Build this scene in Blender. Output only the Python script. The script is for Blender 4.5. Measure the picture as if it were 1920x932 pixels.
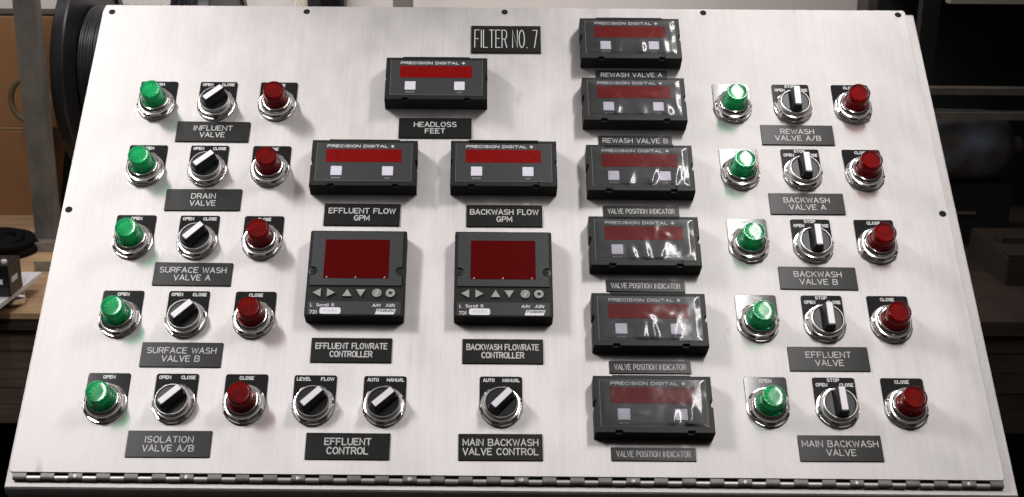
import bpy, math, random
from mathutils import Vector, Matrix, noise

for o in list(bpy.data.objects):
    bpy.data.objects.remove(o, do_unlink=True)
random.seed(7)
SC = bpy.context.scene
COL = SC.collection
PI = math.pi
TILT = math.radians(43.0)                 # slope of the console face
ORG = Vector((0, 0, 1.45))                # a point on the face, top row of legend plates
UX, UU, UN = Vector((1, 0, 0)), Vector((0, math.cos(TILT), math.sin(TILT))), Vector((0, -math.sin(TILT), math.cos(TILT)))


def on_face(x, y, z=0.0):                 # face millimetres (right, down the slope, outward) to world metres
    return ORG + (UX * x - UU * y + UN * z) * 0.001


# ------------------------------------------------------------------ camera
cam = bpy.data.cameras.new('camera')
cam.sensor_width = 36.0
cam.lens = 2351.0 * 36 / 1920
cam.shift_x = 0.0361
cam.clip_start, cam.clip_end = 0.05, 60
cam.dof.use_dof = True
cam.dof.focus_distance = 1.36
cam.dof.aperture_fstop = 18
co = bpy.data.objects.new('camera', cam)
COL.objects.link(co)
right, down, fwd = Vector((0.99995827, 0.00653557, 0.00638262)), Vector((0.0079844, -0.28580418, -0.95825478)), Vector((-0.00443856, 0.95826576, -0.28584443))
m = Matrix.Identity(4)
for i, v in enumerate((right, -down, -fwd)):
    for k in range(3):
        m[k][i] = v[k]
m.translation = (-0.0001, -1.42234, 1.67716)
co.matrix_world = m
SC.camera = co

# ------------------------------------------------------------------ world (dim workshop air, brighter overhead) and lamps
wd = bpy.data.worlds.new('World')
SC.world = wd
wd.use_nodes = True
nt = wd.node_tree
bg = nt.nodes['Background']
tc = nt.nodes.new('ShaderNodeTexCoord')
sx = nt.nodes.new('ShaderNodeSeparateXYZ')
rp = nt.nodes.new('ShaderNodeValToRGB')
nt.links.new(tc.outputs['Generated'], sx.inputs[0])
mr = nt.nodes.new('ShaderNodeMapRange')
mr.inputs['From Min'].default_value = -1
mr.inputs['From Max'].default_value = 1
nt.links.new(sx.outputs['Z'], mr.inputs['Value'])
nt.links.new(mr.outputs[0], rp.inputs[0])
cr = rp.color_ramp
cr.elements[0].position, cr.elements[0].color = 0.0, (0.020, 0.016, 0.014, 1)
cr.elements[1].position, cr.elements[1].color = 1.0, (0.80, 0.75, 0.745, 1)
for p_, c_ in ((0.5, (0.035, 0.029, 0.025)), (0.80, (0.12, 0.105, 0.10)), (0.92, (0.66, 0.62, 0.615))):
    e = cr.elements.new(p_); e.color = (*c_, 1)
nt.links.new(rp.outputs[0], bg.inputs[0])
bg.inputs[1].default_value = 0.45


def area(name, loc, xdir, normal, sx_, sy_, power, col):
    d = bpy.data.lights.new(name, 'AREA')
    d.shape, d.size, d.size_y, d.energy, d.color = 'RECTANGLE', sx_, sy_, power, col
    o = bpy.data.objects.new(name, d)
    COL.objects.link(o)
    z = -Vector(normal).normalized()
    x = Vector(xdir).normalized()
    y = z.cross(x)
    mm = Matrix.Identity(4)
    for k in range(3):
        mm[k][0], mm[k][1], mm[k][2] = x[k], y[k], z[k]
    mm.translation = loc
    o.matrix_world = mm
    return o


# two fluorescent tubes hang over the console, running front to back; one lamp washes the rear wall
area('fluorescent_tube', on_face(-745, -255, 650), UX, -UN - UU * 0.55 + UX * 0.45, 0.045, 1.22, 8.9, (1.0, 0.965, 0.965)).data.spread = math.radians(150)
area('fluorescent_tube', on_face(425, -255, 650), UX, -UN - UU * 0.55 - UX * 0.30, 0.06, 1.16, 3.35, (1.0, 0.965, 0.955)).data.spread = math.radians(118)
area('wall_lamp', (-0.35, 1.3, 2.4), (1, 0, 0), (0.0, 0.6, -0.8), 1.9, 0.12, 17, (1.0, 0.95, 0.92)).data.spread = math.radians(125)

SC.view_settings.view_transform = 'Standard'
SC.view_settings.look = 'None'
SC.view_settings.exposure = 0.0
SC.view_settings.gamma = 1.0


# ------------------------------------------------------------------ materials
def mat(name, col=(0.5, 0.5, 0.5), rough=0.5, metal=0.0, coat=0.0, spec=0.5, var=0.0, scale=60.0, bump=0.0, stretch=(1, 1, 1), col2=None, rvar=0.0):
    mt = bpy.data.materials.new(name)
    mt.use_nodes = True
    n, l = mt.node_tree.nodes, mt.node_tree.links
    b = n['Principled BSDF']
    b.inputs['Base Color'].default_value = (*col, 1)
    b.inputs['Roughness'].default_value = rough
    b.inputs['Metallic'].default_value = metal
    b.inputs['Coat Weight'].default_value = coat
    b.inputs['Coat Roughness'].default_value = 0.08
    b.inputs['Specular IOR Level'].default_value = spec
    if var or bump or rvar:
        t = n.new('ShaderNodeTexCoord')
        mp = n.new('ShaderNodeMapping')
        mp.inputs['Scale'].default_value = stretch
        l.new(t.outputs['Object'], mp.inputs[0])
        nz = n.new('ShaderNodeTexNoise')
        nz.inputs['Scale'].default_value = scale
        nz.inputs['Detail'].default_value = 6
        l.new(mp.outputs[0], nz.inputs['Vector'])
        if var:
            mx = n.new('ShaderNodeMix'); mx.data_type = 'RGBA'
            c2 = col2 or tuple(c * (1 - var) for c in col)
            mx.inputs[6].default_value = (*c2, 1)
            mx.inputs[7].default_value = (*col, 1)
            r = n.new('ShaderNodeMapRange')
            r.inputs['From Min'].default_value = 0.35
            r.inputs['From Max'].default_value = 0.65
            l.new(nz.outputs['Fac'], r.inputs['Value'])
            l.new(r.outputs[0], mx.inputs[0])
            l.new(mx.outputs[2], b.inputs['Base Color'])
        if rvar:
            r2 = n.new('ShaderNodeMapRange')
            r2.inputs['To Min'].default_value = max(0.02, rough - rvar)
            r2.inputs['To Max'].default_value = rough + rvar
            l.new(nz.outputs['Fac'], r2.inputs['Value'])
            l.new(r2.outputs[0], b.inputs['Roughness'])
        if bump:
            bp = n.new('ShaderNodeBump')
            bp.inputs['Strength'].default_value = bump
            bp.inputs['Distance'].default_value = 0.001
            l.new(nz.outputs['Fac'], bp.inputs['Height'])
            l.new(bp.outputs[0], b.inputs['Normal'])
    return mt


def brushed_steel():
    mt = bpy.data.materials.new('brushed_steel')
    mt.use_nodes = True
    n, l = mt.node_tree.nodes, mt.node_tree.links
    b = n['Principled BSDF']
    b.inputs['Metallic'].default_value = 0.80
    b.inputs['Anisotropic'].default_value = 1.0
    cx = n.new('ShaderNodeCombineXYZ'); cx.inputs[0].default_value = 1.0
    vt = n.new('ShaderNodeVectorTransform')
    vt.vector_type, vt.convert_from, vt.convert_to = 'VECTOR', 'OBJECT', 'WORLD'
    l.new(cx.outputs[0], vt.inputs[0]); l.new(vt.outputs[0], b.inputs['Tangent'])
    b.inputs['Specular IOR Level'].default_value = 0.6
    t = n.new('ShaderNodeTexCoord')

    def nz(scale, stretch, detail):
        mp = n.new('ShaderNodeMapping')
        mp.inputs['Scale'].default_value = stretch
        l.new(t.outputs['Object'], mp.inputs[0])
        z = n.new('ShaderNodeTexNoise')
        z.inputs['Scale'].default_value = scale
        z.inputs['Detail'].default_value = detail
        l.new(mp.outputs[0], z.inputs['Vector'])
        return z.outputs['Fac']
    grain = nz(420, (1, 0.025, 1), 3)       # fine brush lines down the slope
    cloud = nz(14, (1.5, 0.9, 1), 6)        # handling smudges
    fine = nz(150, (1, 0.04, 1), 2)
    a = n.new('ShaderNodeMath'); a.operation = 'ADD'
    l.new(grain, a.inputs[0]); l.new(fine, a.inputs[1])
    s = n.new('ShaderNodeMath'); s.operation = 'MULTIPLY_ADD'
    l.new(cloud, s.inputs[0]); s.inputs[1].default_value = 4.2
    l.new(a.outputs[0], s.inputs[2])
    r = n.new('ShaderNodeMapRange')
    r.inputs['From Min'].default_value, r.inputs['From Max'].default_value = 2.25, 4.0
    l.new(s.outputs[0], r.inputs['Value'])
    mx = n.new('ShaderNodeMix'); mx.data_type = 'RGBA'
    mx.inputs[6].default_value = (0.415, 0.401, 0.393, 1)
    mx.inputs[7].default_value = (0.585, 0.565, 0.553, 1)
    l.new(r.outputs[0], mx.inputs[0])
    # sparse rubbed marks and hairline scratches in the finish
    mk = nz(34, (1.0, 0.35, 1), 9)
    mk_r = n.new('ShaderNodeMapRange')
    mk_r.inputs['From Min'].default_value, mk_r.inputs['From Max'].default_value = 0.69, 0.76
    l.new(mk, mk_r.inputs['Value'])
    mk_m = n.new('ShaderNodeMath'); mk_m.operation = 'MULTIPLY'; mk_m.inputs[1].default_value = 0.55
    l.new(mk_r.outputs[0], mk_m.inputs[0])
    mx2 = n.new('ShaderNodeMix'); mx2.data_type = 'RGBA'
    l.new(mk_m.outputs[0], mx2.inputs[0])
    l.new(mx.outputs[2], mx2.inputs[6])
    mx2.inputs[7].default_value = (0.30, 0.285, 0.28, 1)
    l.new(mx2.outputs[2], b.inputs['Base Color'])
    r2 = n.new('ShaderNodeMapRange')
    r2.inputs['To Min'].default_value, r2.inputs['To Max'].default_value = 0.42, 0.50
    l.new(s.outputs[0], r2.inputs['Value'])
    r2.inputs['From Min'].default_value, r2.inputs['From Max'].default_value = 2.25, 4.0
    l.new(r2.outputs[0], b.inputs['Roughness'])
    bp = n.new('ShaderNodeBump')
    bp.inputs['Strength'].default_value = 0.16
    bp.inputs['Distance'].default_value = 0.0006
    l.new(a.outputs[0], bp.inputs['Height'])
    l.new(bp.outputs[0], b.inputs['Normal'])
    return mt


def tinted(name, tint, rough=0.04, extra=0.04):
    mt = bpy.data.materials.new(name)
    mt.use_nodes = True
    n, l = mt.node_tree.nodes, mt.node_tree.links
    n.remove(n['Principled BSDF'])
    out = n['Material Output']
    tr = n.new('ShaderNodeBsdfTransparent'); tr.inputs[0].default_value = (*tint, 1)
    gl = n.new('ShaderNodeBsdfGlossy'); gl.inputs['Roughness'].default_value = rough
    gl.inputs[0].default_value = (1, 1, 1, 1)
    fr = n.new('ShaderNodeFresnel'); fr.inputs[0].default_value = 1.49
    ad = n.new('ShaderNodeMath'); ad.operation = 'ADD'; ad.inputs[1].default_value = extra
    l.new(fr.outputs[0], ad.inputs[0])
    mx = n.new('ShaderNodeMixShader')
    l.new(ad.outputs[0], mx.inputs[0]); l.new(tr.outputs[0], mx.inputs[1]); l.new(gl.outputs[0], mx.inputs[2])
    l.new(mx.outputs[0], out.inputs[0])
    return mt


M = {
    'steel': brushed_steel(),
    'chrome': mat('chrome', (0.84, 0.82, 0.80), 0.14, 1.0),
    'satin': mat('satin_ring', (0.58, 0.58, 0.57), 0.36, 0.9),
    'hinge_pin': mat('hinge_steel', (0.44, 0.425, 0.41), 0.45, 0.6, rvar=0.1, scale=90),
    'hinge_leaf': mat('hinge_leaf', (0.20, 0.19, 0.18), 0.5, 0.2, var=0.25, scale=120),
    'hole': mat('hole', (0.004, 0.004, 0.004), 0.9),
    'black': mat('black_plastic', (0.012, 0.012, 0.012), 0.32, var=0.3, scale=200),
    'gloss_black': mat('legend_black', (0.006, 0.006, 0.006), 0.13),
    'knob': mat('knob_black', (0.007, 0.007, 0.008), 0.35),
    'white': mat('white_insert', (0.82, 0.80, 0.84), 0.4),
    'housing': mat('meter_housing', (0.0105, 0.012, 0.0108), 0.5, spec=0.3, var=0.25, scale=300, bump=0.05),
    'face': mat('meter_face', (0.028, 0.031, 0.034), 0.5, var=0.15, scale=220),
    'outline': mat('face_edge', (0.20, 0.20, 0.19), 0.5),
    'window': mat('red_window', (0.255, 0.0014, 0.0009), 0.4, spec=0.12, var=0.38, scale=420),
    'window_dark': mat('dark_red_window', (0.092, 0.0005, 0.0004), 0.3, spec=0.08, var=0.12, scale=500),
    'key': mat('white_key', (0.70, 0.68, 0.76), 0.45),
    'grey_key': mat('grey_key', (0.36, 0.37, 0.35), 0.5, var=0.1, scale=200),
    'print': mat('white_print', (0.62, 0.62, 0.63), 0.5),
    'dim_print': mat('dim_print', (0.30, 0.30, 0.30), 0.5),
    'engrave': mat('engraved_white', (0.58, 0.58, 0.57), 0.6),
    'plate': mat('engraving_plastic', (0.0065, 0.0072, 0.0062), 0.36, spec=0.36, var=0.3, scale=180),
    'sticker': mat('sticker_paper', (0.80, 0.78, 0.84), 0.6),
    'faint': mat('faded_ink', (0.55, 0.53, 0.60), 0.6),
    'green': tinted('green_lens', (0.012, 0.76, 0.49), 0.14, 0.0),
    'red': tinted('red_lens', (0.55, 0.003, 0.002), 0.14, -0.015),
    'core_g': mat('lens_core_green', (0.20, 0.86, 0.62), 0.45),
    'core_r': mat('lens_core_red', (0.80, 0.10, 0.06), 0.45),
    'wall': mat('painted_wall', (0.62, 0.585, 0.57), 0.8, var=0.07, scale=5, bump=0.1),
    'floor': mat('floor', (0.030, 0.026, 0.024), 0.7, var=0.3, scale=6),
    'wood': mat('bench_top', (0.46, 0.30, 0.165), 0.6, var=0.3, scale=9, stretch=(1, 8, 1)),
    'plank': mat('bench_planks', (0.14, 0.098, 0.072), 0.75, var=0.55, scale=7, stretch=(1, 1, 14)),
    'dark_edge': mat('bench_edge', (0.035, 0.026, 0.020), 0.7, var=0.5, scale=20, stretch=(1, 1, 20)),
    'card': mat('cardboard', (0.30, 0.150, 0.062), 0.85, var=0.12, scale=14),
    'shadow_flap': mat('carton_shadow_flap', (0.22, 0.125, 0.062), 0.8),  # flap card, its colour darkened for the shadow at the lid
    'post': mat('scratched_grey_post', (0.20, 0.185, 0.165), 0.55, 0.2, var=0.35, scale=26, stretch=(1, 1, 0.5)),
    'rubber': mat('black_rubber', (0.004, 0.004, 0.004), 0.75, spec=0.1),
    'reel': mat('reel_plastic', (0.014, 0.014, 0.017), 0.35, var=0.2, scale=40),
    'wire': mat('wound_wire', (0.020, 0.020, 0.022), 0.36, var=0.4, scale=160),
    'white_wire': mat('white_wire', (0.68, 0.63, 0.55), 0.5),
    'board': mat('white_laminate', (0.74, 0.73, 0.75), 0.5),
    'bar': mat('angle_bar', (0.34, 0.32, 0.27), 0.5, 0.3, var=0.3, scale=40),
    'beam': mat('rack_beam', (0.17, 0.145, 0.115), 0.6, var=0.35, scale=18),
    'shade_black': mat('unlit_black', (0.006, 0.006, 0.006), 0.85),  # near-black painted in for the unlit depth of rack and bench
    'tank': mat('rusty_blue_tank', (0.13, 0.165, 0.20), 0.6, var=0.8, scale=13, col2=(0.075, 0.042, 0.026)),
    'column': mat('grey_column', (0.075, 0.070, 0.060), 0.6, var=0.2, scale=20),
    'hose': mat('tan_hose', (0.17, 0.145, 0.085), 0.5),
    'shade_wood': mat('shaded_bench_wood', (0.050, 0.032, 0.022), 0.7, var=0.5, scale=8, stretch=(1, 1, 10)),  # bench wood with the shade of its unlit end put into the colour
    'shade_card': mat('shaded_cardboard', (0.028, 0.017, 0.009), 0.85, var=0.2, scale=14),  # cardboard with shade put into its colour, for lid flaps and rack carton
    'pale': mat('pale_beam', (0.42, 0.41, 0.36), 0.6),
    'film': tinted('clear_film', (0.985, 0.985, 0.99), 0.14, -0.008),
}


# ------------------------------------------------------------------ mesh building (millimetres unless said otherwise)
class MB:
    def __init__(s):
        s.v, s.f = [], []

    def add(s, vs, fs):
        k = len(s.v)
        s.v += [tuple(p) for p in vs]
        s.f += [tuple(i + k for i in f) for f in fs]
        return s

    def loops(s, rings, cap0=True, cap1=True):
        n = len(rings[0])
        vs = [p for r in rings for p in r]
        fs = []
        for a in range(len(rings) - 1):
            for i in range(n):
                j = (i + 1) % n
                fs.append((a * n + i, a * n + j, (a + 1) * n + j, (a + 1) * n + i))
        if cap0: fs.append(tuple(range(n - 1, -1, -1)))
        if cap1: fs.append(tuple((len(rings) - 1) * n + i for i in range(n)))
        return s.add(vs, fs)

    def prism(s, poly, z0, z1, ch=0.0):
        rings = [[(x, y, z0) for x, y in poly], [(x, y, z1 - ch) for x, y in poly]]
        if ch:
            rings.append([(x, y, z1) for x, y in inset(poly, ch)])
        return s.loops(rings)

    def box(s, x0, x1, y0, y1, z0, z1, ch=0.0):
        return s.prism([(x0, y0), (x1, y0), (x1, y1), (x0, y1)], z0, z1, ch)

    def rbox(s, x0, x1, y0, y1, r, z0, z1, ch=0.0, n=5):
        return s.prism(rrect(x0, x1, y0, y1, r, n), z0, z1, ch)

    def lathe(s, prof, seg=40, c=(0, 0), cap0=True, cap1=True):
        return s.loops([[(c[0] + r * math.cos(2 * PI * i / seg), c[1] + r * math.sin(2 * PI * i / seg), z) for i in range(seg)] for r, z in prof], cap0, cap1)

    def tube(s, pts, r, seg=10):
        pts = [Vector(p) for p in pts]
        rings = []
        up = Vector((0.13, 0.31, 0.94))
        for i, p in enumerate(pts):
            t = (pts[min(i + 1, len(pts) - 1)] - pts[max(i - 1, 0)]).normalized()
            a = t.cross(up)
            if a.length < 1e-3: a = t.cross(Vector((1, 0, 0)))
            a.normalize(); b = t.cross(a)
            rings.append([p + (a * math.cos(2 * PI * k / seg) + b * math.sin(2 * PI * k / seg)) * r for k in range(seg)])
        return s.loops(rings)

    def build(s, name, m, parent=None, loc=None, scale=0.001, smooth=32, rot=None):
        me = bpy.data.meshes.new(name)
        me.from_pydata([(a * scale, b * scale, c * scale) for a, b, c in s.v], [], s.f)
        me.validate()
        me.update()
        import bmesh
        bm = bmesh.new(); bm.from_mesh(me)
        bmesh.ops.recalc_face_normals(bm, faces=bm.faces)
        bm.to_mesh(me); bm.free()
        if smooth:
            me.polygons.foreach_set('use_smooth', [True] * len(me.polygons))
            me.set_sharp_from_angle(angle=math.radians(smooth))
        me.materials.append(M[m])
        o = bpy.data.objects.new(name, me)
        COL.objects.link(o)
        if parent: o.parent = parent
        if loc is not None: o.location = loc
        if rot is not None: o.rotation_euler = rot
        return o


def inset(poly, d):
    n = len(poly); out = []
    ar = sum(poly[i][0] * poly[(i + 1) % n][1] - poly[(i + 1) % n][0] * poly[i][1] for i in range(n))
    sg = 1 if ar > 0 else -1
    for i in range(n):
        p0, p1, p2 = Vector(poly[i - 1]), Vector(poly[i]), Vector(poly[(i + 1) % n])
        a, b = (p1 - p0).normalized(), (p2 - p1).normalized()
        na, nb = Vector((-a.y, a.x)) * sg, Vector((-b.y, b.x)) * sg
        mi = (na + nb)
        mi = mi / max(0.3, mi.length_squared) * 2
        q = p1 + mi * d
        out.append((q.x, q.y))
    return out


def rrect(x0, x1, y0, y1, r, n=5):
    p = []
    for cx, cy, a in ((x1 - r, y1 - r, 0), (x0 + r, y1 - r, 90), (x0 + r, y0 + r, 180), (x1 - r, y0 + r, 270)):
        for i in range(n + 1):
            t = math.radians(a + 90 * i / n)
            p.append((cx + r * math.cos(t), cy + r * math.sin(t)))
    return p


def tag(o, label=None, cat=None, group=None, kind=None):
    for k, v in (('label', label), ('category', cat), ('group', group), ('kind', kind)):
        if v: o[k] = v
    return o


def thing(name, label, cat, group=None, loc=(0, 0, 0), rot=(0, 0, 0)):
    o = bpy.data.objects.new(name, None)
    o.empty_display_size = 0.02
    COL.objects.link(o)
    o.location, o.rotation_euler = loc, rot
    return tag(o, label, cat, group)


def face_thing(name, label, cat, group, x, y, z=0.0):
    return thing(name, label, cat, group, on_face(x, y, z), (TILT, 0, 0))


def dup(src, label, loc, parent=None):
    c = src.copy(); COL.objects.link(c)
    if parent is not None:
        c.parent = parent
    else:
        c.location = loc; c['label'] = label
    for ch in list(src.children):
        dup(ch, None, None, c)
    return c


# ------------------------------------------------------------------ engraved single-stroke lettering
def arc(cx, cy, rx, ry, a0, a1, n=14):
    return [(cx + rx * math.cos(math.radians(a0 + (a1 - a0) * i / n)), cy + ry * math.sin(math.radians(a0 + (a1 - a0) * i / n))) for i in range(n + 1)]


G = {
    'A': (.72, [[(0, 0), (.36, 1), (.72, 0)], [(.13, .33), (.59, .33)]]),
    'B': (.68, [[(0, 0), (0, 1), (.42, 1)] + arc(.42, .76, .22, .24, 90, -90, 8) + [(0, .52)], [(.42, .52)] + arc(.42, .26, .26, .26, 90, -90, 8) + [(0, 0)]]),
    'C': (.68, [arc(.36, .5, .36, .5, 42, 318, 18)]),
    'D': (.68, [[(0, 0), (0, 1), (.30, 1)] + arc(.30, .5, .38, .5, 90, -90, 10) + [(0, 0)]]),
    'E': (.60, [[(.60, 1), (0, 1), (0, 0), (.60, 0)], [(0, .52), (.48, .52)]]),
    'F': (.60, [[(.60, 1), (0, 1), (0, 0)], [(0, .50), (.48, .50)]]),
    'G': (.70, [arc(.36, .5, .36, .5, 42, 345, 18) + [(.71, .45), (.42, .45)]]),
    'H': (.66, [[(0, 0), (0, 1)], [(.66, 0), (.66, 1)], [(0, .52), (.66, .52)]]),
    'I': (.10, [[(.05, 0), (.05, 1)]]),
    'K': (.66, [[(0, 0), (0, 1)], [(.62, 1), (0, .40)], [(.22, .60), (.66, 0)]]),
    'L': (.56, [[(0, 1), (0, 0), (.56, 0)]]),
    'M': (.80, [[(0, 0), (0, 1), (.40, .25), (.80, 1), (.80, 0)]]),
    'N': (.66, [[(0, 0), (0, 1), (.66, 0), (.66, 1)]]),
    'O': (.72, [arc(.36, .5, .36, .5, 90, 450, 24)]),
    'P': (.64, [[(0, 0), (0, 1), (.38, 1)] + arc(.38, .73, .26, .27, 90, -90, 8) + [(0, .46)]]),
    'R': (.66, [[(0, 0), (0, 1), (.38, 1)] + arc(.38, .74, .26, .26, 90, -90, 8) + [(0, .48)], [(.36, .48), (.66, 0)]]),
    'S': (.64, [arc(.32, .755, .30, .245, 35, 270, 12) + arc(.32, .255, .32, .255, 90, -145, 12)[1:]]),
    'T': (.66, [[(0, 1), (.66, 1)], [(.33, 1), (.33, 0)]]),
    'U': (.66, [[(0, 1), (0, .33)] + arc(.33, .33, .33, .33, 180, 360, 12) + [(.66, 1)]]),
    'V': (.70, [[(0, 1), (.35, 0), (.70, 1)]]),
    'W': (.96, [[(0, 1), (.24, 0), (.48, .9), (.72, 0), (.96, 1)]]),
    'X': (.66, [[(0, 0), (.66, 1)], [(0, 1), (.66, 0)]]),
    'c': (.46, [arc(.24, .33, .24, .33, 45, 315, 12)]),
    'r': (.34, [[(0, 0), (0, .66)], [(0, .4)] + arc(.22, .40, .22, .25, 170, 60, 6)]),
    'o': (.48, [arc(.24, .33, .24, .33, 90, 450, 16)]),
    'l': (.10, [[(.05, 0), (.05, 1)]]),
    '0': (.60, [arc(.30, .5, .30, .5, 90, 450, 20)]),
    '1': (.20, [[(0, .78), (.16, 1), (.16, 0)]]),
    '2': (.60, [arc(.30, .70, .28, .30, 160, -30, 10) + [(0, 0), (.60, 0)]]),
    '3': (.60, [arc(.28, .75, .28, .25, 150, -80, 10) + arc(.28, .26, .31, .26, 80, -150, 10)]),
    '6': (.60, [[(.48, 1), (.06, .45)] + arc(.30, .29, .30, .29, 150, 510, 16)]),
    '7': (.58, [[(0, 1), (.58, 1), (.18, 0)]]),
    '9': (.60, [[(.12, 0), (.54, .55)] + arc(.30, .71, .30, .29, -30, 330, 16)]),
    '/': (.50, [[(0, -.02), (.50, 1.02)]]),
    '.': (.14, [[(.03, 0), (.11, 0)]]),
}


def ribbon(mb, pts, t, z):
    pts = [Vector(p) for p in pts]
    closed = (pts[0] - pts[-1]).length < 1e-4
    if closed: pts = pts[:-1]
    q = [pts[0]]
    for p in pts[1:]:
        if (p - q[-1]).length > 1e-5: q.append(p)
    pts = q; n = len(pts)
    if not closed:
        pts[0] = pts[0] + (pts[0] - pts[1]).normalized() * t * 0.7
        pts[-1] = pts[-1] + (pts[-1] - pts[-2]).normalized() * t * 0.7
    L, R = [], []
    for i in range(n):
        a = (pts[i] - pts[i - 1]).normalized() if (i > 0 or closed) else (pts[1] - pts[0]).normalized()
        b = (pts[(i + 1) % n] - pts[i]).normalized() if (i < n - 1 or closed) else a
        na, nb = Vector((-a.y, a.x)), Vector((-b.y, b.x))
        mi = na + nb
        ls = mi.length_squared
        mi = mi * (2.0 / ls) if ls > 0.45 else mi.normalized() * 2.1 if ls > 1e-6 else na
        L.append(pts[i] + mi * t); R.append(pts[i] - mi * t)
    vs = [(p.x, p.y, z) for p in L] + [(p.x, p.y, z) for p in R]
    fs = []
    for i in range(n if closed else n - 1):
        j = (i + 1) % n
        fs.append((i, n + i, n + j, j))
    mb.add(vs, fs)


def text(mb, s, cx, cy, cap, z, t, width=None, wf=1.0, gap=0.24, space=0.55, slant=0.0):
    """one line of stroke lettering centred on (cx, cy); width = target width in mm, strokes keep their weight"""
    adv = 0; items = []
    for ch in s:
        if ch == ' ':
            adv += space; continue
        w, st = G[ch]
        items.append((adv, st)); adv += w + gap
    adv -= gap
    k = cap * wf
    if width: k = (width - 2 * t) / adv
    x0 = cx - adv * k / 2
    i = 0
    for a, st in items:
        for pl in st:
            ribbon(mb, [(x0 + (a + px) * k + slant * (py - .5) * cap, cy + (py - .5) * cap) for px, py in pl], t, z + 0.012 * (i % 4))
            i += 1


# ------------------------------------------------------------------ the setting
def slab(name, x0, x1, y0, y1, z0, z1, m, parent=None, ch=0.0):
    return MB().box(x0, x1, y0, y1, z0, z1, ch).build(name, m, parent, scale=1.0, smooth=0)


tag(slab('floor', -6, 6, -4, 6, -0.05, 0.0, 'floor'), kind='structure')
tag(slab('back_wall', -4, 4, 2.1, 2.2, 0.0, 3.0, 'wall'), 'pale grey painted wall behind the workbench', 'wall', kind='structure')

# ------------------------------------------------------------------ control cabinet
cab = thing('control_cabinet', 'brushed stainless steel sloping control cabinet carrying all the lamps, switches and meters', 'control panel', None, (0, 0, 0))
# body: console whose sloping top sits 10 mm behind the door
xl, xr = -0.4515, 0.5115
pf, pb = on_face(0, 483.5, -6.5), on_face(0, -112.0, -6.5)
prof = [(pf.y, pf.z), (pb.y, pb.z), (pb.y + 0.03, pb.z - 0.05), (pb.y + 0.03, 0.0), (pf.y + 0.012, 0.0), (pf.y + 0.012, pf.z - 0.016), (pf.y + 0.002, pf.z - 0.008)]
mb = MB()
n = len(prof)
mb.add([(xl, y, z) for y, z in prof] + [(xr, y, z) for y, z in prof],
       [tuple(range(n)), tuple(range(2 * n - 1, n - 1, -1))] + [(i, n + i, n + (i + 1) % n, (i + 1) % n) for i in range(n)])
body = mb.build('body', 'steel', cab, scale=1.0, smooth=0)
bv = body.modifiers.new('edge', 'BEVEL'); bv.width = 0.002; bv.segments = 2; bv.limit_method = 'ANGLE'
# door
DX0, DX1, DY0, DY1 = -447.5, 499.0, -112.0, 469.5
door = MB().rbox(DX0, DX1, -DY1, -DY0, 4, -2.6, 0, 0.5).rbox(DX0 + 12, DX1 - 12, -DY1 + 12, -DY0 - 12, 3, -6.2, -2.6).build('door', 'steel', cab, loc=ORG, rot=(TILT, 0, 0))
for hx, hy in ((-437.5, -101), (-207.8, -103.5), (26, -105), (260.4, -106), (490, -105), (-441, 174.7), (493, 171.4)):
    MB().lathe([(3.9, 0.05), (3.9, 0.10), (3.2, 0.12)], 20).build('screw_hole', 'hole', door, (hx * .001, -hy * .001, 0))
# piano hinge
AX = 473.4
hinge = thing('piano_hinge', None, None)
hinge.parent = cab
hinge.location, hinge.rotation_euler = ORG, (TILT, 0, 0)


def knuckle(mb, x0, x1, yc, zc, r, seg=18):
    mb.loops([[(x, -yc + r * math.cos(2 * PI * i / seg), zc + r * math.sin(2 * PI * i / seg)) for i in range(seg)] for x in (x0, x1)])


pins, tabs = MB(), MB()
P = 26.5; x = -443.0; idx = 0
screws = []
while x < 497:
    x1 = min(x + P * 0.5 - 0.4, 497)
    knuckle(tabs, x, x1, AX, -3.4, 3.0)
    tabs.add([(a, b, c) for a in (x, x1) for b, c in ((-AX + 3.6, -0.55), (-AX + 3.6, -1.8), (-AX, -1.8), (-AX, -0.42))],
             [(0, 1, 2, 3), (4, 5, 6, 7), (0, 4, 7, 3), (1, 5, 6, 2), (0, 4, 5, 1), (3, 7, 6, 2)])
    if idx % 4 == 2: screws.append((x + x1) / 2)
    if x + P * .5 < 497:
        knuckle(pins, x + P * .5, min(x + P - 0.4, 497), AX + 0.6, -3.7, 2.7)
    x += P; idx += 1
pins.build('knuckles', 'hinge_pin', hinge)
tabs.build('hinge_leaf', 'hinge_leaf', hinge)
MB().box(-443, 497, -AX + 1, -AX + 3.7, -6.1, -4.0).box(-443, 497, -AX - 1.5, -AX + .9, -6.3, -5.4).build('rear_leaf', 'hole', hinge)
for sx_ in screws:
    MB().lathe([(2.1, 0), (2.1, .4), (1.5, .7)], 16).build('hinge_screw', 'hinge_pin', hinge, (sx_ * .001, (-AX + .2) * .001, -0.00045), rot=(0, 0, sx_))


# ------------------------------------------------------------------ legend plates, lamps, switches
# local origin of a lamp or switch: its axis on the face (33 mm under the top edge of its legend plate)
def legend_poly():
    p = [(21, 0)]
    for i in range(1, 24):
        t = PI * i / 24
        p.append((21 * math.cos(t), -20.5 * math.sin(t)))
    p.append((-21, 0))
    up = []
    for cx, a in ((-18.5, 180), (18.5, 90)):
        for i in range(6):
            t = math.radians(a - 90 * i / 5)
            up.append((cx + 2.5 * math.cos(t), 30.5 + 2.5 * math.sin(t)))
    return p[:1] + [(x_, y_) for x_, y_ in reversed(up)] + [(-21, 0)] + list(reversed(p[1:-1]))


def add_legend(root, words):
    lp = MB().prism(legend_poly(), 0.0, 1.1, 0.25).build('legend_plate', 'gloss_black', root)
    tx = MB()
    for s, x_, y_, w_ in words:
        text(tx, s, x_, y_, 3.1, 1.16, 0.42, w_)
    tx.build('lettering', 'print', lp, smooth=0)


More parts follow.
